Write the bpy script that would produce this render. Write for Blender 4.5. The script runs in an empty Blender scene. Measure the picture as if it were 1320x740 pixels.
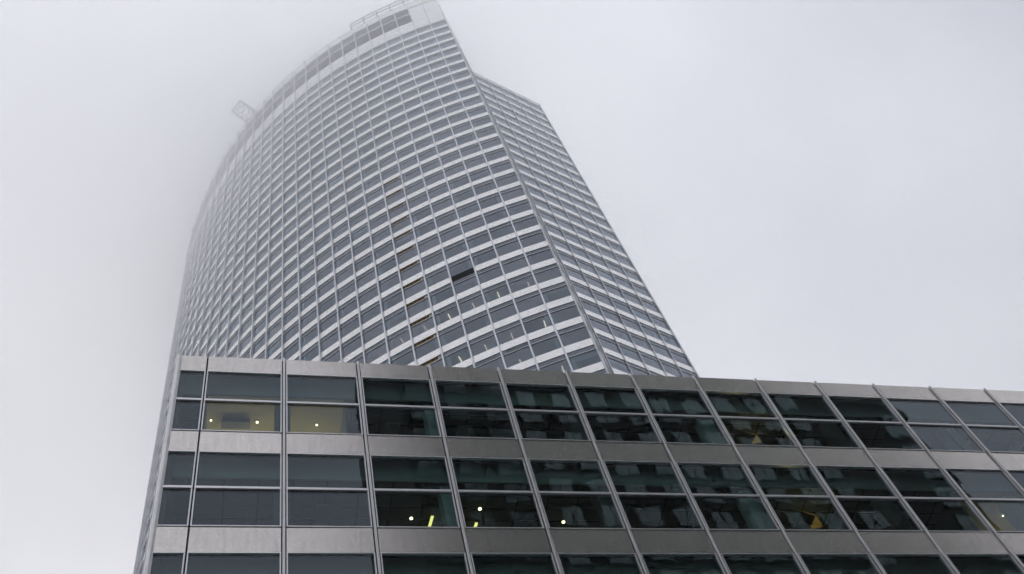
import bpy, bmesh, math, random
from mathutils import Vector, Matrix

random.seed(7)
S = bpy.context.scene
COL = S.collection
B = 3.05                      # one facade bay in metres
EYE = 1.6                     # camera height above the pavement

# ------------------------------------------------------------------ camera
PITCH, ROLL, FPX = math.radians(58.8969), math.radians(-20.19247), 1405.36
fwd = Vector((0, math.cos(PITCH), math.sin(PITCH)))
r0 = Vector((1, 0, 0)); u0 = r0.cross(fwd)
RIGHT = r0 * math.cos(ROLL) + u0 * math.sin(ROLL)
UP = -r0 * math.sin(ROLL) + u0 * math.cos(ROLL)
CAM = Vector((0, 0, EYE))
cd = bpy.data.cameras.new('camera'); cam = bpy.data.objects.new('camera', cd); COL.objects.link(cam)
cam.matrix_world = Matrix(((RIGHT.x, UP.x, -fwd.x, 0), (RIGHT.y, UP.y, -fwd.y, 0), (RIGHT.z, UP.z, -fwd.z, EYE), (0, 0, 0, 1)))
cd.sensor_width = 36; cd.lens = FPX / 1320 * 36; cd.clip_start = 0.1; cd.clip_end = 6000
S.camera = cam

def ray(px, py):
    """direction of a photograph pixel (1320 x 740)"""
    return (fwd + RIGHT * ((px - 660) / FPX) - UP * ((py - 370) / FPX)).normalized()
def pix(P):
    d = P - CAM; z = d.dot(fwd)
    return (660 + FPX * d.dot(RIGHT) / z, 370 - FPX * d.dot(UP) / z) if z > 0.1 else (1e6, 1e6)

# ------------------------------------------------------------------ sky, sun, exposure
SUN_EL, SUN_AZ = math.radians(46), math.radians(-42)      # azimuth from +Y towards +X
wd = bpy.data.worlds.new('World'); S.world = wd; wd.use_nodes = True
nt = wd.node_tree; N = nt.nodes; L = nt.links; N.clear()
out = N.new('ShaderNodeOutputWorld'); bg = N.new('ShaderNodeBackground'); bg.inputs['Strength'].default_value = 0.1
sky = N.new('ShaderNodeTexSky'); sky.sky_type = 'NISHITA'; sky.sun_disc = False
sky.sun_elevation = SUN_EL; sky.sun_rotation = SUN_AZ; sky.dust_density = 3
tc = N.new('ShaderNodeTexCoord')
sep = N.new('ShaderNodeSeparateXYZ'); L.new(tc.outputs['Generated'], sep.inputs[0])
grad = N.new('ShaderNodeMapRange'); L.new(sep.outputs['Z'], grad.inputs[0])     # overcast: paler overhead
grad.inputs[1].default_value = 0.0; grad.inputs[2].default_value = 1.0; grad.inputs[3].default_value = 0.55; grad.inputs[4].default_value = 1.10
mp = N.new('ShaderNodeMapping'); L.new(tc.outputs['Generated'], mp.inputs[0]); mp.inputs['Location'].default_value = (1.7, 0.4, 2.2)
nz = N.new('ShaderNodeTexNoise'); L.new(mp.outputs[0], nz.inputs['Vector'])
nz.inputs['Scale'].default_value = 2.2; nz.inputs['Detail'].default_value = 5; nz.inputs['Roughness'].default_value = 0.48; nz.inputs['Distortion'].default_value = 0.3
cr = N.new('ShaderNodeValToRGB'); L.new(nz.outputs[0], cr.inputs[0])
cr.color_ramp.elements[0].position = 0.3; cr.color_ramp.elements[0].color = (0.45, 0.475, 0.56, 1)
cr.color_ramp.elements[1].position = 0.72; cr.color_ramp.elements[1].color = (1.03, 1.04, 1.11, 1)
m1 = N.new('ShaderNodeVectorMath'); m1.operation = 'SCALE'; L.new(cr.outputs[0], m1.inputs[0])
mul = N.new('ShaderNodeMath'); mul.operation = 'MULTIPLY'; L.new(grad.outputs[0], mul.inputs[0]); mul.inputs[1].default_value = 9.75
L.new(mul.outputs[0], m1.inputs['Scale'])
mixs = N.new('ShaderNodeMix'); mixs.data_type = 'RGBA'; mixs.inputs[0].default_value = 0.94
L.new(sky.outputs[0], mixs.inputs[6]); L.new(m1.outputs[0], mixs.inputs[7])
L.new(mixs.outputs[2], bg.inputs['Color']); L.new(bg.outputs[0], out.inputs['Surface'])

sd = bpy.data.lights.new('sun', 'SUN'); sd.energy = 0.68; sd.angle = math.radians(40); sd.color = (1, 0.97, 0.93)
sun = bpy.data.objects.new('sun', sd); COL.objects.link(sun)
sdir = Vector((math.sin(SUN_AZ) * math.cos(SUN_EL), math.cos(SUN_AZ) * math.cos(SUN_EL), math.sin(SUN_EL)))
sun.rotation_euler = sdir.to_track_quat('Z', 'Y').to_euler(); sun.location = (0, -30, 300)

S.view_settings.view_transform = 'Standard'; S.view_settings.look = 'None'; S.view_settings.gamma = 1
S.view_settings.use_curve_mapping = False; S.view_settings.exposure = 0.18
S.render.engine = 'CYCLES'
cy = S.cycles; cy.use_denoising = True; cy.volume_bounces = 9; cy.max_bounces = 10; cy.transparent_max_bounces = 24
cy.volume_step_rate = 4; cy.use_adaptive_sampling = True; cy.adaptive_threshold = 0.04; cy.caustics_reflective = False; cy.caustics_refractive = False

# ------------------------------------------------------------------ materials
def mat(name):
    m = bpy.data.materials.new(name); m.use_nodes = True
    n = m.node_tree.nodes; n.clear(); o = n.new('ShaderNodeOutputMaterial')
    return m, n, m.node_tree.links, o
def noise(n, l, scale, detail=3, vec=None, rough=0.5):
    t = n.new('ShaderNodeTexNoise'); t.inputs['Scale'].default_value = scale; t.inputs['Detail'].default_value = detail; t.inputs['Roughness'].default_value = rough
    if vec is not None: l.new(vec, t.inputs['Vector'])
    return t
def principled(name, col, rough=0.6, metal=0.0, var=0.12, scale=1.5, bump=0.0, bscale=60, spec=0.5, stretch=(1, 1, 1), objvar=0.0, streak=0.0):
    m, n, l, o = mat(name)
    p = n.new('ShaderNodeBsdfPrincipled'); l.new(p.outputs[0], o.inputs[0])
    p.inputs['Metallic'].default_value = metal; p.inputs['Specular IOR Level'].default_value = spec
    geo = n.new('ShaderNodeNewGeometry')
    mpp = n.new('ShaderNodeMapping'); mpp.inputs['Scale'].default_value = stretch; l.new(geo.outputs['Position'], mpp.inputs[0])
    t = noise(n, l, scale, 5, mpp.outputs[0], 0.6)
    r = n.new('ShaderNodeMapRange'); l.new(t.outputs[0], r.inputs[0]); r.inputs[1].default_value = 0.25; r.inputs[2].default_value = 0.75
    r.inputs[3].default_value = 1 - var; r.inputs[4].default_value = 1 + var
    val = r.outputs[0]
    if objvar:
        oi = n.new('ShaderNodeObjectInfo'); rr = n.new('ShaderNodeMapRange'); l.new(oi.outputs['Random'], rr.inputs[0])
        rr.inputs[3].default_value = 1 - objvar; rr.inputs[4].default_value = 1 + objvar
        mm = n.new('ShaderNodeMath'); mm.operation = 'MULTIPLY'; l.new(val, mm.inputs[0]); l.new(rr.outputs[0], mm.inputs[1]); val = mm.outputs[0]
    if streak:   # rain streaks: stretched downwards
        mp2 = n.new('ShaderNodeMapping'); mp2.inputs['Scale'].default_value = (1, 1, 0.12); l.new(geo.outputs['Position'], mp2.inputs[0])
        t2 = noise(n, l, 7.0, 4, mp2.outputs[0], 0.6)
        r2 = n.new('ShaderNodeMapRange'); l.new(t2.outputs[0], r2.inputs[0]); r2.inputs[1].default_value = 0.45; r2.inputs[2].default_value = 0.75
        r2.inputs[3].default_value = 1.0; r2.inputs[4].default_value = 1 - streak
        m3 = n.new('ShaderNodeMath'); m3.operation = 'MULTIPLY'; l.new(val, m3.inputs[0]); l.new(r2.outputs[0], m3.inputs[1]); val = m3.outputs[0]
    c = n.new('ShaderNodeVectorMath'); c.operation = 'SCALE'; c.inputs[0].default_value = col; l.new(val, c.inputs['Scale'])
    l.new(c.outputs[0], p.inputs['Base Color'])
    rr2 = n.new('ShaderNodeMapRange'); l.new(t.outputs[0], rr2.inputs[0]); rr2.inputs[3].default_value = rough * 0.85; rr2.inputs[4].default_value = min(1, rough * 1.15)
    l.new(rr2.outputs[0], p.inputs['Roughness'])
    if bump:
        bt = noise(n, l, bscale, 2, mpp.outputs[0]); b = n.new('ShaderNodeBump'); b.inputs['Strength'].default_value = bump; b.inputs['Distance'].default_value = 0.01
        l.new(bt.outputs[0], b.inputs['Height']); l.new(b.outputs[0], p.inputs['Normal'])
    return m
def glass(name, tint, f0=0.05, wave=0.0, wscale=0.9, stretch=(1, 1, 0.4), gcol=(0.86, 0.90, 1.0), var=0.0):
    """one surface of a pane: tinted see-through, mirror part after Schlick"""
    m, n, l, o = mat(name)
    lw = n.new('ShaderNodeLayerWeight'); lw.inputs['Blend'].default_value = 0.5
    pw = n.new('ShaderNodeMath'); pw.operation = 'POWER'; pw.inputs[1].default_value = 5; l.new(lw.outputs['Facing'], pw.inputs[0])
    ma = n.new('ShaderNodeMath'); ma.operation = 'MULTIPLY_ADD'; ma.inputs[1].default_value = 1 - f0; ma.inputs[2].default_value = f0; l.new(pw.outputs[0], ma.inputs[0])
    tr = n.new('ShaderNodeBsdfTransparent'); tr.inputs[0].default_value = (*tint, 1)
    if var:
        gi = n.new('ShaderNodeNewGeometry'); oi = n.new('ShaderNodeObjectInfo')
        sm = n.new('ShaderNodeMath'); sm.operation = 'ADD'; l.new(gi.outputs['Random Per Island'], sm.inputs[0]); l.new(oi.outputs['Random'], sm.inputs[1])
        fr = n.new('ShaderNodeMath'); fr.operation = 'FRACT'; l.new(sm.outputs[0], fr.inputs[0])
        rr = n.new('ShaderNodeMapRange'); l.new(fr.outputs[0], rr.inputs[0]); rr.inputs[3].default_value = 1 - var; rr.inputs[4].default_value = 1.0
        c = n.new('ShaderNodeVectorMath'); c.operation = 'SCALE'; c.inputs[0].default_value = tint; l.new(rr.outputs[0], c.inputs['Scale']); l.new(c.outputs[0], tr.inputs[0])
        f2 = n.new('ShaderNodeMapRange'); l.new(fr.outputs[0], f2.inputs[0]); f2.inputs[3].default_value = f0 * 1.35; f2.inputs[4].default_value = f0 * 0.65
        l.new(f2.outputs[0], ma.inputs[2])
    gl = n.new('ShaderNodeBsdfGlossy'); gl.inputs['Color'].default_value = (*gcol, 1); gl.inputs['Roughness'].default_value = 0.0
    if wave:
        geo = n.new('ShaderNodeNewGeometry'); mpp = n.new('ShaderNodeMapping'); mpp.inputs['Scale'].default_value = stretch; l.new(geo.outputs['Position'], mpp.inputs[0])
        bt = noise(n, l, wscale, 1.5, mpp.outputs[0]); b = n.new('ShaderNodeBump'); b.inputs['Strength'].default_value = 1.0; b.inputs['Distance'].default_value = wave
        l.new(bt.outputs[0], b.inputs['Height']); l.new(b.outputs[0], gl.inputs['Normal'])
    mx = n.new('ShaderNodeMixShader'); l.new(ma.outputs[0], mx.inputs[0]); l.new(tr.outputs[0], mx.inputs[1]); l.new(gl.outputs[0], mx.inputs[2]); l.new(mx.outputs[0], o.inputs[0])
    return m
def emit(name, col, strength):
    m, n, l, o = mat(name); e = n.new('ShaderNodeEmission'); e.inputs[0].default_value = (*col, 1); e.inputs[1].default_value = strength; l.new(e.outputs[0], o.inputs[0])
    return m
def volume(name, col, density, aniso=0.0):
    m, n, l, o = mat(name); v = n.new('ShaderNodeVolumePrincipled'); v.inputs['Color'].default_value = (*col, 1)
    v.inputs['Density'].default_value = density; v.inputs['Anisotropy'].default_value = aniso; l.new(v.outputs[0], o.inputs['Volume'])
    return m

M = dict(
    steel=principled('linen_steel_panel', (0.73, 0.685, 0.645), 0.235, 1.0, 0.10, 9.0, 0.25, 55, objvar=0.05, streak=0.12),
    steel_mull=principled('steel_mullion', (0.82, 0.81, 0.80), 0.42, 0.65, 0.08, 2.0, streak=0.12),
    alu=principled('aluminium_frame', (0.88, 0.88, 0.89), 0.36, 0.7, 0.06, 3.0),
    gasket=principled('black_gasket', (0.012, 0.012, 0.013), 0.7, 0.0),
    white_panel=principled('white_metal_spandrel', (0.96, 0.945, 0.915), 0.24, 0.8, 0.05, 0.6, 0.015, 25, streak=0.05),
    fin=principled('grey_fin', (0.76, 0.77, 0.79), 0.38, 0.7, 0.06, 1.0),
    louver=principled('grey_louver', (0.20, 0.20, 0.21), 0.5, 0.3, 0.2, 1.2),
    louver_pale=principled('pale_grey_louver', (0.30, 0.30, 0.30), 0.5, 0.3, 0.2, 1.2),
    black_board=principled('black_board', (0.014, 0.015, 0.018), 0.9, 0.0, 0.2, 3.0, spec=0.1),
    brown=principled('raw_brown_recess', (0.24, 0.145, 0.055), 0.8, 0.0, 0.35, 2.5),
    gold=principled('yellow_insulation', (0.5, 0.34, 0.13), 0.8, 0.0, 0.4, 4.0),
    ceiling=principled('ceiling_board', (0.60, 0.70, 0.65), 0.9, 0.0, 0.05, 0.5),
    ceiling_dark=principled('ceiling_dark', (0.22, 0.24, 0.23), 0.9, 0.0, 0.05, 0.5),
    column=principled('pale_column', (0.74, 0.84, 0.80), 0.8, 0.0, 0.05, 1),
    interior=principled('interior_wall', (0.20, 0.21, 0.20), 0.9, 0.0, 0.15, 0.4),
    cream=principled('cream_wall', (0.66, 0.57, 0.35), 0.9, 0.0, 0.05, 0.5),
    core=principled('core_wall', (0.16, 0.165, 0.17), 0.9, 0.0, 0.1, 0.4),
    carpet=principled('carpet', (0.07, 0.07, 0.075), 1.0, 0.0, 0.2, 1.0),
    concrete=principled('concrete', (0.30, 0.30, 0.29), 0.85, 0.0, 0.15, 0.5, streak=0.1),
    stone=principled('dark_brick_wall', (0.055, 0.05, 0.044), 0.8, 0.0, 0.2, 0.4, streak=0.15),
    blind=principled('pale_blind', (0.42, 0.47, 0.46), 0.8, 0.0, 0.15, 0.3, objvar=0.35),
    blind_white=principled('white_roller_blind', (0.62, 0.64, 0.62), 0.9, 0.0, 0.05, 0.5),
    paving=principled('paving', (0.24, 0.235, 0.23), 0.85, 0.0, 0.15, 0.25),
    tan=principled('tan_panel', (0.62, 0.42, 0.10), 0.7, 0.0, 0.1, 1.0),
    galv=principled('galvanised_steel', (0.16, 0.165, 0.17), 0.5, 0.7, 0.1, 2.0),
    pod_glass=glass('podium_glass', (0.62, 0.71, 0.70), 0.06, 0.0035, 1.2, (1, 1, 0.45)),
    tow_glass=glass('tower_glass', (0.68, 0.74, 0.77), 0.12, 0.004, 0.5, (1, 1, 1), gcol=(0.86, 0.90, 1.0), var=0.4),
    opp_glass=glass('opposite_glass', (0.85, 0.92, 0.9), 0.26, gcol=(0.84, 0.92, 0.87)),
    lamp=emit('warm_lamp', (1.0, 0.80, 0.42), 9.0),
    tube=emit('yellow_tube', (1.0, 0.80, 0.25), 2.2),
    soft=emit('soft_lamp', (1.0, 0.80, 0.55), 1.6),
)

# ------------------------------------------------------------------ mesh helpers
BOX_F = [(0, 3, 2, 1), (4, 5, 6, 7), (0, 1, 5, 4), (1, 2, 6, 5), (2, 3, 7, 6), (3, 0, 4, 7)]
def boxv(x0, x1, y0, y1, z0, z1):
    return [(x0, y0, z0), (x1, y0, z0), (x1, y1, z0), (x0, y1, z0), (x0, y0, z1), (x1, y0, z1), (x1, y1, z1), (x0, y1, z1)]
class MB:
    def __init__(s): s.v = []; s.f = []
    def box(s, *a, mx=None):
        b = len(s.v); vs = boxv(*a)
        s.v += [tuple(mx @ Vector(q)) for q in vs] if mx else vs
        s.f += [tuple(b + i for i in q) for q in BOX_F]; return s
    def add(s, mesh, mx):
        b = len(s.v); s.v += [tuple(mx @ v.co) for v in mesh.vertices]; s.f += [tuple(b + i for i in q.vertices) for q in mesh.polygons]; return s
    def prism(s, pts, z0, z1):
        b = len(s.v); n = len(pts)
        s.v += [(p[0], p[1], z0) for p in pts] + [(p[0], p[1], z1) for p in pts]
        s.f.append(tuple(b + i for i in reversed(range(n)))); s.f.append(tuple(b + n + i for i in range(n)))
        for i in range(n): j = (i + 1) % n; s.f.append((b + i, b + j, b + n + j, b + n + i))
        return s
    def bar(s, a, c, t):
        a = Vector(a); c = Vector(c); d = (c - a); ln = d.length
        mx = Matrix.Translation(a) @ d.to_track_quat('Z', 'Y').to_matrix().to_4x4()
        return s.box(-t, t, -t, t, 0, ln, mx=mx)
    def mesh(s, name, m, bevel=0):
        me = bpy.data.meshes.new(name); me.from_pydata(s.v, [], s.f); me.materials.append(m)
        if bevel:
            bm = bmesh.new(); bm.from_mesh(me); bmesh.ops.bevel(bm, geom=bm.edges[:], offset=bevel, segments=1, affect='EDGES'); bm.to_mesh(me); bm.free()
        me.update(); return me
def obj(name, me, parent=None, mx=None, **props):
    o = bpy.data.objects.new(name, me); COL.objects.link(o)
    if parent is not None: o.parent = parent
    if mx is not None: o.matrix_basis = mx
    for k, v in props.items(): o[k] = v
    return o
def part(name, mb, m, parent=None, mx=None, bevel=0, **props):
    return obj(name, mb.mesh(name, m, bevel), parent, mx, **props)
def thing(name, label, cat, loc=(0, 0, 0), rz=0, group=None):
    o = bpy.data.objects.new(name, None); COL.objects.link(o); o.location = loc; o.rotation_euler = (0, 0, rz); o.empty_display_size = 0.5
    o['label'] = label; o['category'] = cat
    if group: o['group'] = group
    return o
T = Matrix.Translation
def RZ(a): return Matrix.Rotation(a, 4, 'Z')
def RX(a): return Matrix.Rotation(a, 4, 'X')

# ------------------------------------------------------------------ ground
g = MB().box(-900, 900, -900, 900, -0.4, 0.0)
part('ground', g, M['paving'], kind='structure')

# ================================================================== PODIUM BUILDING
YAW = math.radians(27.137061592881867); PD = 8.213839 * B; PS0 = -1.453459 * B
ax = Vector((math.cos(YAW), math.sin(YAW), 0)); an = Vector((-math.sin(YAW), math.cos(YAW), 0))
P0 = ax * PS0 + an * PD                                     # facade line at grid line 0, ground level
POD = T(P0) @ RZ(YAW)
pod = thing('podium_building', 'low steel and dark glass office block standing in front of the white tower', 'building', P0, YAW)
NB = 17                                                     # grid lines 1 .. NB
XL = lambda i: (1 - 0.375) * B if i == 0 else i * B         # local x of grid line i (0 is the corner)
ZTOP = EYE + 12.80732 * B
PAR, HP, HB = 0.357 * B, 0.660 * B, 0.400 * B
PITCHF = 2 * HP + HB
NFL = 5
DEP = 17.5
def pod_cells(i): return XL(i), XL(i + 1)
panel_meshes = {}
def panel_mesh(w, h):
    k = (round(w, 3), round(h, 3))
    if k not in panel_meshes: panel_meshes[k] = MB().box(0, w, 0, 0.06, 0, h).mesh('spandrel_panel', M['steel'], 0.006)
    return panel_meshes[k]
pane_meshes = {}
def pane_mesh(w, h):
    k = (round(w, 3), round(h, 3))
    if k not in pane_meshes: pane_meshes[k] = MB().box(-w / 2, w / 2, 0, 0.03, -h / 2, h / 2).mesh('pane', M['pod_glass'])
    return pane_meshes[k]
frame_meshes = {}
def frame_mesh(w, H):
    k = round(w, 3)
    if k not in frame_meshes:
        fw = 0.045; mb = MB()
        mb.box(0, fw, -0.03, 0.10, 0, H); mb.box(w - fw, w, -0.03, 0.10, 0, H)
        mb.box(fw, w - fw, -0.03, 0.10, 0, 0.05); mb.box(fw, w - fw, -0.03, 0.10, H - 0.04, H)
        zt = H / 2; mb.box(fw, w - fw, -0.035, 0.10, zt - 0.06, zt + 0.06)
        frame_meshes[k] = mb.mesh('window', M['alu'], 0.004)
    return frame_meshes[k]
levels = []                                                 # (bottom, transom, top) of each window row
z = ZTOP - PAR
for f in range(NFL):
    levels.append((z - 2 * HP, z - HP, z)); z -= PITCHF
ZLOW = z + HB                                               # underside of the lowest row
gap = 0.012
for i in range(NB):
    x0, x1 = pod_cells(i)
    ml = 0.085 if i > 0 else 0.10
    mr = 0.085
    if i == 1: ml = 0.03
    if i == 0: mr = 0.03
    a, b = x0 + ml, x1 - mr
    # parapet panel and the bands below each window row
    def put_panel(z0, z1):
        tilt = RX(math.radians(random.gauss(0, 0.12))) @ RZ(math.radians(random.gauss(0, 0.10)))
        obj('spandrel_panel', panel_mesh(b - a, z1 - z0), pod, T((a, 0, z0)) @ tilt)
    put_panel(ZTOP - PAR + gap, ZTOP)
    for f, (zb, zm, zt) in enumerate(levels):
        put_panel(zb - HB + gap, zb - gap)
        w = b - a; H = zt - zb - 2 * gap
        fr = obj('window', frame_mesh(w, H), pod, T((a, 0, zb + gap)))
        pw = w - 2 * 0.045 - 0.004; ph = H / 2 - 0.115
        for zc in (0.05 + ph / 2 + 0.002, H / 2 + 0.06 + ph / 2 + 0.002):
            tilt = RX(math.radians(random.gauss(0, 0.16))) @ RZ(math.radians(random.gauss(0, 0.16)))
            obj('pane', pane_mesh(pw, ph), fr, T((w / 2, 0.035, zc)) @ tilt)
# mullions: a steel rib on each grid line, dark backing behind the joints
for i in range(2, NB + 1):
    mb = MB().box(-0.045, 0.045, -0.085, 0.05, ZLOW, ZTOP + 0.02)
    part('mullion', mb, M['steel_mull'], pod, T((XL(i), 0, 0)), 0.012)
mb = MB()
n = 14
pts = [(-0.02 + 0.12 * math.cos(math.pi * (0.75 + 1.0 * k / n)), 0.06 + 0.14 * math.sin(math.pi * (0.75 + 1.0 * k / n))) for k in range(n + 1)]
mb.prism(pts[::1], ZLOW, ZTOP + 0.01)
part('corner_column', mb, M['steel_mull'], pod, T((XL(0) + 0.07, 0, 0)))
mb = MB()                                                    # black rubber behind the joints
for i in range(0, NB + 1):
    x = XL(i); mb.box(x - 0.10 if i else x + 0.05, x + 0.10, 0.065, 0.12, ZLOW, ZTOP - 0.03)
part('joint_gasket', mb, M['gasket'], pod, kind='stuff')
mb = MB()
for f, (zb, zm, zt) in enumerate(levels):
    mb.box(XL(0) + 0.1, XL(NB), 0.13, 0.2, zb - HB - 0.03, zb + 0.03)
mb.box(XL(0) + 0.1, XL(NB), 0.13, 0.2, ZTOP - PAR - 0.03, ZTOP - 0.04)
part('backing_sheet', mb, M['gasket'], pod, kind='stuff')
# body: roof, side and back walls, base below the glazed storeys
part('roof', MB().box(XL(0) + 0.12, XL(NB), 0.22, DEP, ZTOP - 0.35, ZTOP - 0.06), M['concrete'], pod)
part('side_wall', MB().box(XL(0) + 0.06, XL(0) + 0.3, 0.22, DEP, 0, ZTOP - 0.36), M['concrete'], pod)
part('side_wall', MB().box(XL(NB), XL(NB) + 0.3, 0.1, DEP, 0, ZTOP), M['steel'], pod)
part('back_wall', MB().box(XL(0) + 0.31, XL(NB) - 0.01, DEP - 0.3, DEP, 0, ZTOP - 0.36), M['concrete'], pod)
part('base_wall', MB().box(XL(0) + 0.31, XL(NB) - 0.01, 0.02, 0.4, 0, ZLOW - HB), M['steel'], pod)
# rooms: slabs, ceilings, blind pockets, back walls
XA, XB = XL(0) + 0.32, XL(NB) - 0.05
CEIL = []
for f, (zb, zm, zt) in enumerate(levels):
    zc = zm + 1.25; CEIL.append(zc)
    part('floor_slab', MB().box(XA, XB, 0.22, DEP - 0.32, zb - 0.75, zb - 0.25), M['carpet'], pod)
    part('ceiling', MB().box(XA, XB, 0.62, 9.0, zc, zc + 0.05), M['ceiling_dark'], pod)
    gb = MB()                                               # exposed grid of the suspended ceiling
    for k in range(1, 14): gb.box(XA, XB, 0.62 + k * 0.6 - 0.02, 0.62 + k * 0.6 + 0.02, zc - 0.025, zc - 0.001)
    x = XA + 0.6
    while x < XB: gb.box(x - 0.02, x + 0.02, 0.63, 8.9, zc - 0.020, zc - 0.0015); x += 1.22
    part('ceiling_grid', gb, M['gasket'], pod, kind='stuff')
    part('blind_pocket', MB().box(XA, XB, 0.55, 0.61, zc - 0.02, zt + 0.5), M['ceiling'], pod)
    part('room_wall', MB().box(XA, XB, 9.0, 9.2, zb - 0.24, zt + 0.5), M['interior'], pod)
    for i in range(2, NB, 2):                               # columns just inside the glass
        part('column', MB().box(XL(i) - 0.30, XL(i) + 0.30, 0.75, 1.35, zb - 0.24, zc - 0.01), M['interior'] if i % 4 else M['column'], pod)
tro = MB().box(-0.28, 0.28, -0.6, 0.6, -0.05, -0.002).mesh('ceiling_troffer', M['alu'], 0.01)
for f in range(NFL):
    for i in range(2, NB - 1):
        if (f, i) in ((1, 3), (1, 4), (1, 5), (0, 2), (0, 11), (1, 11), (1, 12)): continue
        obj('ceiling_troffer', tro, pod, T((XL(i) + 0.5 * B, 2.3, CEIL[f] - 0.026)))
# the warm room behind the second and third bays of the top storey
zb, zm, zt = levels[0]; zc = CEIL[0]
xr0, xr1 = XL(1) + 0.12, XL(2) + 0.80 * B
part('room_ceiling', MB().box(xr0, xr1, 0.63, 4.2, zc - 0.08, zc - 0.02), M['cream'], pod)
part('partition', MB().box(xr1, xr1 + 0.12, 0.7, 4.4, zb - 0.2, zc - 0.03), M['interior'], pod)
part('partition', MB().box(xr0 - 0.12, xr0, 0.7, 4.4, zb - 0.2, zc - 0.03), M['interior'], pod)
part('partition', MB().box(xr0, xr1, 4.2, 4.32, zb - 0.2, zc - 0.09), M['cream'], pod)
podinv = (T(P0) @ RZ(YAW)).inverted()
def on_height(px, py, zz):
    d = ray(px, py); t = (zz - EYE) / d.z
    return CAM + d * t
def point_light(loc, power, col, size, parent):
    ld = bpy.data.lights.new('lamp_or_fill_light', 'POINT'); ld.energy = power; ld.color = col; ld.shadow_soft_size = size
    o = bpy.data.objects.new('lamp_or_fill_light', ld); COL.objects.link(o); o.location = loc; o.parent = parent
    return o
def downlight(px, py, zz, label, power=0, r=0.04):
    P = on_height(px, py, zz)
    t = thing('ceiling_downlight', label, 'lamp', P)
    rim = MB(); n = 14
    ro = [(1.5 * r * math.cos(2 * math.pi * k / n), 1.5 * r * math.sin(2 * math.pi * k / n)) for k in range(n)]
    rim.prism(ro, -0.035, 0.0); part('housing', rim, M['galv'], t)
    ri = MB(); ri.prism([(r * math.cos(2 * math.pi * k / n), r * math.sin(2 * math.pi * k / n)) for k in range(n)], -0.06, -0.036); part('lens', ri, M['lamp'], t)
    if power: point_light((-math.sin(YAW) * 1.4, math.cos(YAW) * 1.4, -1.4), power * 1.15, (1.0, 0.76, 0.40), 0.12, t)
    return t
zr = zc - 0.085
downlight(272, 541, zr, 'small warm downlight in the yellow-lit top room, next to the corner bay', 22)
downlight(331.5, 543.5, zr, 'brightest warm downlight above the square duct in the yellow-lit top room', 34, 0.05)
downlight(408.3, 547, zr, 'single warm downlight beyond the rib in the yellow-lit top room', 30)
P = on_height(304, 546, zc - 0.3); q = podinv @ P
part('ceiling_duct', MB().box(q.x - 0.55, q.x + 0.55, q.y - 0.1, q.y + 0.25, zc - 0.32, zc - 0.09), M['galv'], pod, bevel=0.01)
zc2 = CEIL[1]
downlight(530, 667.3, zc2 - 0.002, 'round lamp beside the longer yellow tube in a dark room', 2, 0.06)
downlight(618.4, 655, zc2 - 0.002, 'round lamp above the shorter yellow tube in a dark room', 2, 0.065)
downlight(726, 672, zc2 - 0.002, 'lone round lamp in a dark room without a tube', 2, 0.065)
def tube(p, q, zz, label):
    a = on_height(*p, zz); c = on_height(*q, zz); mid = (a + c) / 2; d = c - a
    t = thing('tube_light', label, 'lamp', mid, math.atan2(d.y, d.x))
    hl = d.length / 2
    part('housing', MB().box(-hl, hl, -0.07, 0.07, -0.06, 0), M['galv'], t)
    part('tube', MB().box(-hl, hl, -0.055, 0.055, -0.10, -0.061), M['tube'], t, bevel=0.01)
tube((557.2, 663.4), (551.2, 684.5), zc2 - 0.002, 'longer yellow tube light on the ceiling of a dark room')
tube((614, 672), (609.5, 686), zc2 - 0.002, 'shorter yellow tube light on the ceiling of a dark room')
# warm rooms further along the facade
def warm_room(f, i0, i1, px, py, power, label):
    zb, zm, zt = levels[f]; zc = CEIL[f]; x0, x1 = XL(i0) + 0.3, XL(i1) - 0.3
    part('room_ceiling', MB().box(x0, x1, 0.63, 5.2, zc - 0.08, zc - 0.02), M['cream'], pod)
    part('partition', MB().box(x0, x1, 5.2, 5.3, zb - 0.2, zc - 0.09), M['cream'], pod)
    part('partition', MB().box(x0 - 0.1, x0, 0.7, 5.3, zb - 0.2, zc - 0.03), M['interior'], pod)
    part('partition', MB().box(x1, x1 + 0.1, 0.7, 5.3, zb - 0.2, zc - 0.03), M['interior'], pod)
    downlight(px, py, zc - 0.085, label, power, 0.035)
warm_room(0, 11, 12, 1212, 573, 14, 'dim warm downlight in a top room whose glass mirrors the sky')
warm_room(1, 11, 13, 1292, 664, 14, 'dim warm downlight in the lower room whose glass mirrors the sky')
def folded_screen(px, py, f, label, sc=1.0):
    P = on_height(px, py, CEIL[f] - 0.5); t = thing('folded_screen', label, 'sculpture', P, YAW)
    def leaf(p):
        mb = MB(); b = [Vector(v) * sc for v in p]; nrm = (b[1] - b[0]).cross(b[2] - b[0]).normalized() * 0.03
        mb.v = [tuple(v) for v in b] + [tuple(v + nrm) for v in b]; mb.f = [(0, 1, 2), (5, 4, 3), (0, 3, 4, 1), (1, 4, 5, 2), (2, 5, 3, 0)]
        return mb
    part('leaf', leaf([(-0.55, 0, 0.40), (0.15, 0.2, 0.46), (0.25, -0.1, -0.1)]), M['tan'], t)
    part('leaf', leaf([(0.25, -0.1, -0.12), (0.45, 0.1, -0.5), (0.0, 0.25, -0.45)]), M['tan'], t)
    part('leaf', leaf([(-0.1, 0.1, -0.5), (0.5, 0.1, -0.55), (-0.35, -0.1, -1.0)]), M['tan'], t)
    point_light((0.1, -0.5, -0.5), 5, (1, 0.75, 0.35), 0.1, t)  # added fill light with no fixture, brightens the tan leaves
folded_screen(1042, 664, 1, 'larger tan folded screen hanging in the second storey of dark glass', 1.0)
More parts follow.
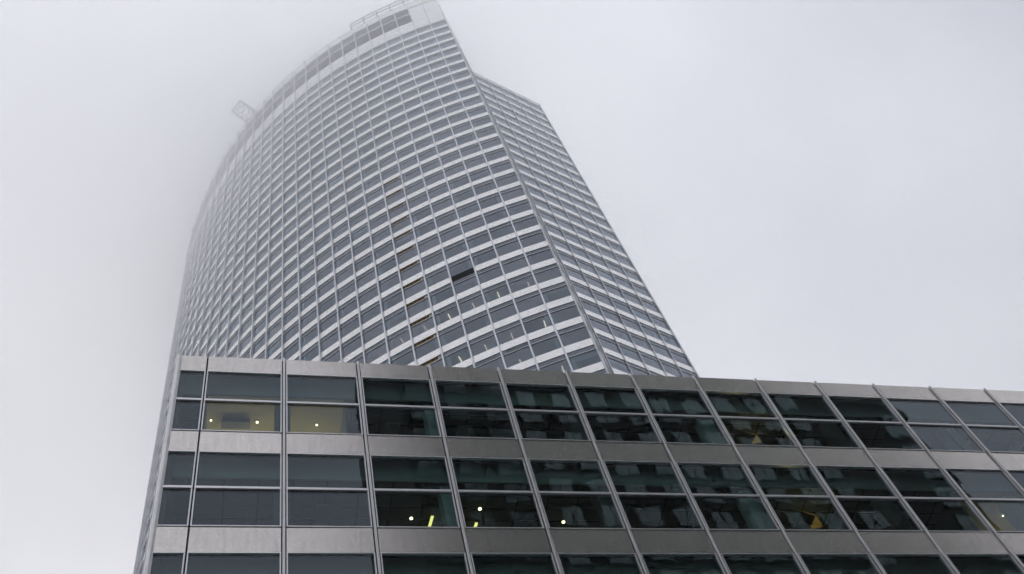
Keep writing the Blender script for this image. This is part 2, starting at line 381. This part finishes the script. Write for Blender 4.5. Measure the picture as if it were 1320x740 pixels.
folded_screen(968, 560, 0, 'smaller tan folded screen hanging in the top storey of dark glass', 0.8)

# ================================================================== OFFICE TOWER
CX, CY, R, A0, H0, FH = 0.204952 * B, 46.783985 * B, 26.0487157 * B, 0.0646376524, 31.0928808 * B, 1.43875053 * B
def lev(K): return EYE + H0 + FH * K
def arc(Mi, rad=R):
    a = A0 - Mi * B / R
    return Vector((CX + rad * math.sin(a), CY - rad * math.cos(a), 0))
tow = thing('office_tower', 'tall curved white and glass office tower with its top lost in cloud', 'building', (CX, CY, 0))
TINV = T((-CX, -CY, 0))
NARC = 36
sc_ = (31.0928808 + 2 * 1.43875053) / 33.7215
N0 = Vector((2.3837, 24.158, 0)) * sc_ * B
RYAW = math.radians(46.9)
rdir = Vector((math.cos(RYAW), math.sin(RYAW), 0)); BW = sc_ * B
N5 = N0 + rdir * BW * 5
ARR = arc(0)
retd = (N0 - ARR); RETL = retd.length; retd.normalize(); RETA = math.atan2(retd.y, retd.x)
# columns of cells: (left end, angle, width, kind, index)
cols = []
for i in range(NARC):
    a = A0 - (i + 0.5) * B / R; cols.append((arc(i + 1), a, (arc(i) - arc(i + 1)).length, 'arc', i))
for j in range(3):
    cols.append((ARR + retd * (RETL / 3 * j), RETA, RETL / 3, 'ret', j))
for j in range(5):
    cols.append((N0 + rdir * BW * j, RYAW, BW, 'face', j))
KBOT = -5
TOPK = {'arc': 26, 'ret': 26, 'face': 24}
zp0, zp1, zu0, zu1 = 0.0, 0.525 * FH, 0.54 * FH, 0.715 * FH
CW = B                                                       # template width, scaled along x for other bays
tm = dict(
    main=MB().box(0.06, CW - 0.06, 0.05, 0.075, 0.0, zp1).mesh('window', M['tow_glass']),
    upper=MB().box(0.06, CW - 0.06, 0.05, 0.075, zu0, zu1).mesh('upper_pane', M['tow_glass']),
    transom=MB().box(0.06, CW - 0.06, -0.03, 0.09, zp1, zu0).mesh('transom', M['alu']),
    span=MB().box(0.05, CW - 0.05, -0.01, 0.12, zu1 + 0.01, FH - 0.02).mesh('spandrel_panel', M['white_panel']),
    full=MB().box(0.05, CW - 0.05, -0.01, 0.12, 0.02, FH - 0.02).mesh('blank_panel', M['white_panel']),
    black=MB().box(0.05, CW - 0.05, 0.05, 0.12, zu1 + 0.01, FH - 0.02).mesh('boarded_opening', M['black_board']),
    par=MB().box(0.03, CW - 0.03, -0.03, 0.25, 0.22 * FH, 0.85 * FH - 0.03).mesh('parapet_panel', M['white_panel']),
)
def louver_mesh(z0, z1, m):                                    # slats leaning outwards in a frame
    lv = MB(); n = 10; st = (z1 - z0) / n
    for k in range(n):
        zz = z0 + k * st
        lv.box(0.08, CW - 0.08, 0.0, 0.12, zz, zz + 0.07); lv.box(0.08, CW - 0.08, 0.10, 0.14, zz + 0.07, zz + st)
    return lv.mesh('louver_screen', m)
tm['louver_low'] = louver_mesh(0.06 * FH, 1.16 * FH, M['louver'])
tm['louver_high'] = louver_mesh(0.27 * FH, 1.2 * FH, M['louver_pale'])
tm['divider'] = MB().box(0.03, CW - 0.03, -0.08, 0.14, 0.17 * FH, 0.26 * FH).mesh('divider_rail', M['white_panel'])
rec = MB().box(0.06, CW - 0.06, 0.28, 0.33, zu0, zu1); rec.box(0.06, CW - 0.06, 0.03, 0.279, zu0 + 0.001, zu0 + 0.03); rec.box(0.06, CW - 0.06, 0.03, 0.279, zu1 - 0.06, zu1 - 0.002)
tm['recess'] = rec.mesh('open_recess', M['brown'])
gd = MB().box(0.08, CW - 0.1, 0.18, 0.275, zu0 + 0.35, zu0 + 0.47)
for k in range(5): gd.bar((0.3 + k * 0.58, 0.1, zu0 + 0.08), (0.42 + k * 0.58, 0.12, zu1 - 0.1), 0.035)
tm['packing'] = gd.mesh('loose_packing', M['gold'])
blinds = [MB().box(0.1, CW - 0.1, 0.13, 0.145, zp1 * q, zp1 - 0.01).mesh('blind', M['blind_white']) for q in (0.35, 0.6, 0.78)]
bracket = MB().box(0.02, 0.5, -0.10, 0.02, 0.80 * FH, 0.96 * FH).mesh('corner_bracket', M['white_panel'])
cells = []
for (P, ang, w, kind, idx) in cols:
    top = TOPK[kind]
    for K in range(KBOT, top + 1 if kind != 'face' else top + 1):
        mx = TINV @ T((P.x, P.y, lev(K))) @ RZ(ang) @ Matrix.Scale(w / CW, 4, (1, 0, 0))
        blank = (kind in ('arc', 'ret') and K == 26)
        c = TINV.inverted() @ mx
        q = [pix(c @ Vector(v)) for v in ((0, 0, 0), (CW, 0, 0), (CW, 0, FH), (0, 0, FH))]
        area = 0.5 * abs((q[2][0] - q[0][0]) * (q[3][1] - q[1][1]) - (q[3][0] - q[1][0]) * (q[2][1] - q[0][1]))
        mxp = sum(a[0] for a in q) / 4; myp = sum(a[1] for a in q) / 4
        ytop = 456 + (mxp - 230) * 0.0433                     # the podium's parapet in the photograph
        seen = 0 < mxp < 1320 and 0 < myp < (ytop + 12 if mxp > 225 else 740)
        if kind == 'ret': area *= 0.2
        cells.append((area if seen else 0, kind, idx, K, mx, blank))
cells.sort(key=lambda c: -c[0])
stuff = {k: MB() for k in ('main', 'upper', 'transom', 'span', 'full')}
nwin = 0
for (area, kind, idx, K, mx, blank) in cells:
    gold = kind == 'arc' and idx == 5 and -3 <= K <= 11
    if blank:
        stuff['full'].add(tm['full'], mx); continue
    special = gold or (kind == 'arc' and idx == 3 and K == 3)
    if (nwin < 270 and area > 0) or special or (kind == 'ret' and idx == 0 and area > 0):
        nwin += 1
        wobj = obj('window', tm['main'], tow, mx)
        obj('transom', tm['transom'], wobj)
        if random.random() < 0.22: obj('blind', random.choice(blinds), wobj)
        if kind == 'ret' and idx == 0: obj('corner_bracket', bracket, tow, mx)
        if gold:
            rc = obj('open_recess', tm['recess'], tow, mx, label='raw brown opening where the narrow upper pane is missing'); obj('loose_packing', tm['packing'], rc)
        else: obj('upper_pane', tm['upper'], wobj)
        if kind == 'arc' and idx == 3 and K == 3: obj('boarded_opening', tm['black'], tow, mx, label='black boarded opening in place of a white panel')
        else: obj('spandrel_panel', tm['span'], tow, mx)
    else:
        for k in ('main', 'upper', 'transom', 'span'): stuff[k].add(tm[k], mx)
part('further_windows', stuff['main'], M['tow_glass'], tow, kind='stuff')
part('further_upper_panes', stuff['upper'], M['tow_glass'], tow, kind='stuff')
part('further_transoms', stuff['transom'], M['alu'], tow, kind='stuff')
part('further_spandrel_panels', stuff['span'], M['white_panel'], tow, kind='stuff')
part('blank_panels', stuff['full'], M['white_panel'], tow, kind='stuff')
# crown of the curved front
for (P, ang, w, kind, idx) in cols:
    if kind == 'face': continue
    for K in (27, 28):
        mx = TINV @ T((P.x, P.y, lev(K))) @ RZ(ang) @ Matrix.Scale(w / CW, 4, (1, 0, 0))
        if kind == 'arc' and idx >= 2:
            obj('louver_screen', tm['louver_low' if K == 27 else 'louver_high'], tow, mx)
            if K == 28: obj('divider_rail', tm['divider'], tow, mx)
        else: obj('blank_panel', tm['full'], tow, mx)
    mx = TINV @ T((P.x, P.y, lev(29))) @ RZ(ang) @ Matrix.Scale(w / CW, 4, (1, 0, 0))
    obj('parapet_panel', tm['par'], tow, mx)
# mullion fins
def fin_at(P, ang, z0, z1, wd=0.09, dp=0.25):
    part('mullion', MB().box(-wd, wd, -dp, 0.10, z0, z1), M['fin'], tow, TINV @ T((P.x, P.y, 0)) @ RZ(ang), 0.01)
for i in range(1, NARC + 1): fin_at(arc(i), A0 - i * B / R, lev(KBOT), lev(29.82))
fin_at(ARR + Vector((0.02, 0.02, 0)), A0 + 0.6, lev(KBOT), lev(29.82), 0.05, 0.10)
for j in (1, 2): fin_at(ARR + retd * (RETL / 3 * j), RETA, lev(KBOT), lev(29.82), 0.06, 0.035)
for j in range(0, 5): fin_at(N0 + rdir * (BW * j + (0.1 if j == 0 else 0)), RYAW, lev(KBOT), lev(25.0), 0.05, 0.14 if j else 0.05)
fin_at(N5 - rdir * 0.1, RYAW, lev(KBOT), lev(25.0), 0.12, 0.16)
# roof edge of the lower right wing
mx = TINV @ T((N0.x, N0.y, lev(25))) @ RZ(RYAW)
part('parapet_panel', MB().box(0, BW * 5, -0.05, 0.4, 0.0, 0.5), M['white_panel'], tow, mx)
# plan outlines
def offset(poly, d):
    n = len(poly); res = []
    for i in range(n):
        p, q, s = poly[i - 1], poly[i], poly[(i + 1) % n]
        e1 = (q - p).normalized(); e2 = (s - q).normalized()
        n1 = Vector((-e1.y, e1.x, 0)); n2 = Vector((-e2.y, e2.x, 0)); b = (n1 + n2)
        b = b / max(0.3, b.dot(n1)); res.append(q + b * d)
    return res
BKU = Vector((2.4 * B, 39.0 * B, 0)); BKL = Vector((6.3 * B, 39.0 * B, 0))
upper_pl = [arc(i) for i in range(NARC, -1, -1)] + [N0, BKU]      # counter-clockwise seen from above
lower_pl = [arc(i) for i in range(NARC, -1, -1)] + [N0, N5, BKL]
def loc(poly): return [(p.x - CX, p.y - CY) for p in poly]
li, ui = offset(lower_pl, 0.14), offset(upper_pl, 0.14)
lcore, ucore = offset(lower_pl, 7.5), offset(upper_pl, 7.5)
for K in range(KBOT, 30):
    pl = li if K <= 25 else ui
    zz = lev(K)
    part('floor_slab', MB().prism(loc(pl), zz - 0.255 * FH, zz - 0.06), M['ceiling'], tow)
part('core', MB().prism(loc(lcore), lev(KBOT), lev(25) - 0.3 * FH), M['core'], tow)
part('core', MB().prism(loc(ucore), lev(25) + 0.01, lev(29) - 0.3 * FH), M['core'], tow)
part('lower_wall', MB().prism(loc(lower_pl), 0.0, lev(KBOT) - 0.26 * FH), M['white_panel'], tow)
def wall_quad(a, b, z0, z1, th=0.3):
    d = (b - a); ang = math.atan2(d.y, d.x)
    part('back_wall', MB().box(0, d.length, 0.0, th, z0, z1), M['concrete'], tow, TINV @ T((a.x, a.y, 0)) @ RZ(ang))
wall_quad(N5, BKL, lev(KBOT) - 1.0, lev(25)); wall_quad(BKL, arc(NARC), lev(KBOT) - 1.0, lev(25)); wall_quad(N0, BKU, lev(25), lev(29.8)); wall_quad(BKU, arc(NARC), lev(25), lev(29.8))
# pale columns just inside every second bay line
for i in range(0, 26):
    p = arc(i + 0.13 if i % 2 else i + 0.87, R - 0.33); a = A0 - i * B / R
    part('column', MB().box(-0.2, 0.2, -0.2, 0.2, lev(KBOT), lev(26)), M['column'], tow, TINV @ T((p.x, p.y, 0)) @ RZ(a))
for j in range(1, 6):
    p = N0 + rdir * BW * (j - 0.15) + Vector((-rdir.y, rdir.x, 0)) * 0.5
    part('column', MB().box(-0.2, 0.2, -0.2, 0.2, lev(KBOT), lev(24.9)), M['column'], tow, TINV @ T((p.x, p.y, 0)) @ RZ(RYAW))
# roof railing
RT = 29.85
def rail_run(m0, m1, zt, name='rail', t=0.09, rad=R - 0.1):
    mb = MB(); k = m0
    while k < m1 - 1e-6:
        a = arc(k, rad) ; b = arc(min(k + 0.5, m1), rad); a.z = b.z = zt; mb.bar(a - Vector((CX, CY, 0)), b - Vector((CX, CY, 0)), t); k += 0.5
    part(name, mb, M['galv'], tow)
for i in range(0, 33):
    tall = i <= 6 or i >= 26
    p = arc(i + 0.15, R - 0.1)
    part('railing_post', MB().box(-0.12, 0.12, -0.12, 0.12, lev(RT) - 0.1, lev(31.0 if tall else 30.15)), M['galv'], tow, TINV @ T((p.x, p.y, 0)))
rail_run(-0.0, 6.2, lev(31.0)); rail_run(-0.0, 6.2, lev(30.55)); rail_run(0, 33, lev(30.05), t=0.04); rail_run(26, 32.2, lev(30.95))
# cleaning cradle bracket that sticks out over the parapet
pA = arc(15.6); a = A0 - 15.6 * B / R
dv = thing('roof_bracket', 'pale lattice maintenance bracket jutting from the roof edge into the cloud', 'bracket', (pA.x, pA.y, lev(29.9)), a)
for x in (-1.5, 1.5): part('arm', MB().bar((x, 2.5, 0.6), (x, -3.6, 0.9), 0.14), M['galv'], dv); part('prop', MB().bar((x, 0.6, 0), (x, 0.6, 0.72), 0.1), M['galv'], dv)
part('end_bar', MB().bar((-1.6, -3.6, 0.9), (1.6, -3.6, 0.9), 0.14), M['galv'], dv)
for k in range(4):
    y0, y1 = -3.4 + k * 1.1, -2.3 + k * 1.1
    part('lattice_bar', MB().bar((-1.5, y0, 0.89), (1.5, y1, 0.84), 0.08), M['galv'], dv); part('lattice_bar', MB().bar((1.5, y0, 0.89), (-1.5, y1, 0.84), 0.08), M['galv'], dv)
# lit ceiling lamps on the tower's lowest floors in view
for (px, py) in [(702.5, 418), (660.5, 434), (669.5, 463), (726, 477), (611, 395), (580, 409), (549, 424), (519, 440), (627, 449), (594, 464), (490, 456), (681, 366), (643, 381), (572, 453)]:
    best = None
    for K in range(-4, 6):
        zc = lev(K) - 0.255 * FH - 0.012; P = on_height(px, py, zc)
        dist = R - (P - Vector((CX, CY, P.z))).length
        if 0.3 < dist < 3.2 and (best is None or abs(dist - 1.5) < best[0]): best = (abs(dist - 1.5), P, zc)
    if best:
        P = best[1]; rad = (Vector((P.x, P.y, 0)) - Vector((CX, CY, 0))).normalized()
        t = thing('tube_light', 'slim lit ceiling lamp behind tower glass just above the podium roof', 'lamp', P, math.atan2(rad.y, rad.x), 'lit lamps on the lower tower floors')
        part('tube', MB().box(-0.55, 0.55, -0.055, 0.055, -0.09, -0.03), M['soft'], t); part('housing', MB().box(-0.57, 0.57, -0.07, 0.07, -0.029, 0), M['galv'], t)

# ================================================================== BUILDING ACROSS THE STREET (seen mirrored in the podium glass)
OW = 31.0
oO = an * (PD - OW)
opp = thing('brick_building', 'dark brick building with rows of pale windows, seen only mirrored in the podium glass', 'building', oO, YAW)
def opp_block(x0, x1, z1, y0=0.0, dep=22):
    part('wall', MB().box(x0, x1, -dep, y0, 0, z1), M['stone'], opp)
    part('cornice', MB().box(x0 - 0.3, x1 + 0.3, -dep, y0 + 0.35, z1 - 0.02, z1 + 0.9), M['concrete'], opp)
opp_block(14.2, 59.0, 112)
opp_block(59.02, 66.2, 84.0, -0.05)
ow = MB()
wf = MB().box(0, 1.9, 0.0, 0.03, 0, 2.4).mesh('blind', M['blind']); wg = MB().box(0, 1.9, 0.05, 0.065, 0, 2.4).mesh('pane', M['opp_glass'])
fm = MB(); fm.box(-0.12, 0, 0, 0.12, -0.1, 2.5); fm.box(1.9, 2.02, 0, 0.12, -0.1, 2.5); fm.box(0, 1.9, 0, 0.14, -0.15, 0); fm.box(0, 1.9, 0, 0.12, 2.4, 2.52); fm.box(0.92, 0.98, 0.03, 0.1, 0, 2.4)
fmesh = fm.mesh('window', M['gasket'])
for k in range(15):
    x = 15.0 + k * 3.4
    for fl in range(14, 30):
        zz = 3.6 * fl + 0.8
        if zz > 108 or zz < 52: continue
        if x > 57 and (zz > 80 or x > 64): continue
        if 55.2 < x < 60.5: continue
        wo = obj('window', fmesh, opp, T((x, 0.01 if x < 59 else -0.04, zz)))
        obj('blind', wf, wo); obj('pane', wg, wo)
# ledge courses give the mirrored wall its floor lines
for fl in range(15, 31):
    part('ledge', MB().box(14.2, 59.0, 0.0, 0.16, 3.6 * fl - 0.2, 3.6 * fl + 0.1), M['concrete'] if fl % 5 == 0 else M['stone'], opp)

# ================================================================== AIR
from mathutils import noise as mnoise
def cloud_body(centre, radii, density, lump, seed):
    """a bank of cloud: hanging lumpy belly, flat top a little above the tower"""
    bm = bmesh.new(); bmesh.ops.create_icosphere(bm, subdivisions=5, radius=1.0)
    for v in bm.verts:
        d = v.co.normalized()
        k = 1 + lump * mnoise.noise(d * 2.6 + Vector((3.1, seed, 7.7))) + lump * 0.5 * mnoise.noise(d * 7.0 + Vector((seed, 0, 0)))
        v.co = Vector((d.x * radii[0], d.y * radii[1], d.z * radii[2] * (0.09 if d.z > 0 else 1))) * k
    me = bpy.data.meshes.new('low_cloud'); bm.to_mesh(me); bm.free()
    me.materials.append(volume('cloud_vapour', (1.0, 1.0, 1.0), density, 0.7))
    obj('low_cloud', me, None, T(centre), kind='stuff')
for sc, dens in ((1.4, 0.0030), (1.1, 0.0075), (0.8, 0.0068)):
    cloud_body((-95.2, 93.1, 237.6), (86.8 * sc, 89.6 * sc, 88.0 * sc), dens, 0.15, sc)
for rz, dens in ((125, 0.0040), (39, 0.0090)):
    cloud_body((-60, 120, 237.6), (650, 650, rz), dens, 0.10, rz * 0.1)
part('haze', MB().box(-950, 950, -950, 950, -1.5, 262), volume('haze_air', (0.97, 0.98, 1.0), 0.00036), kind='stuff')
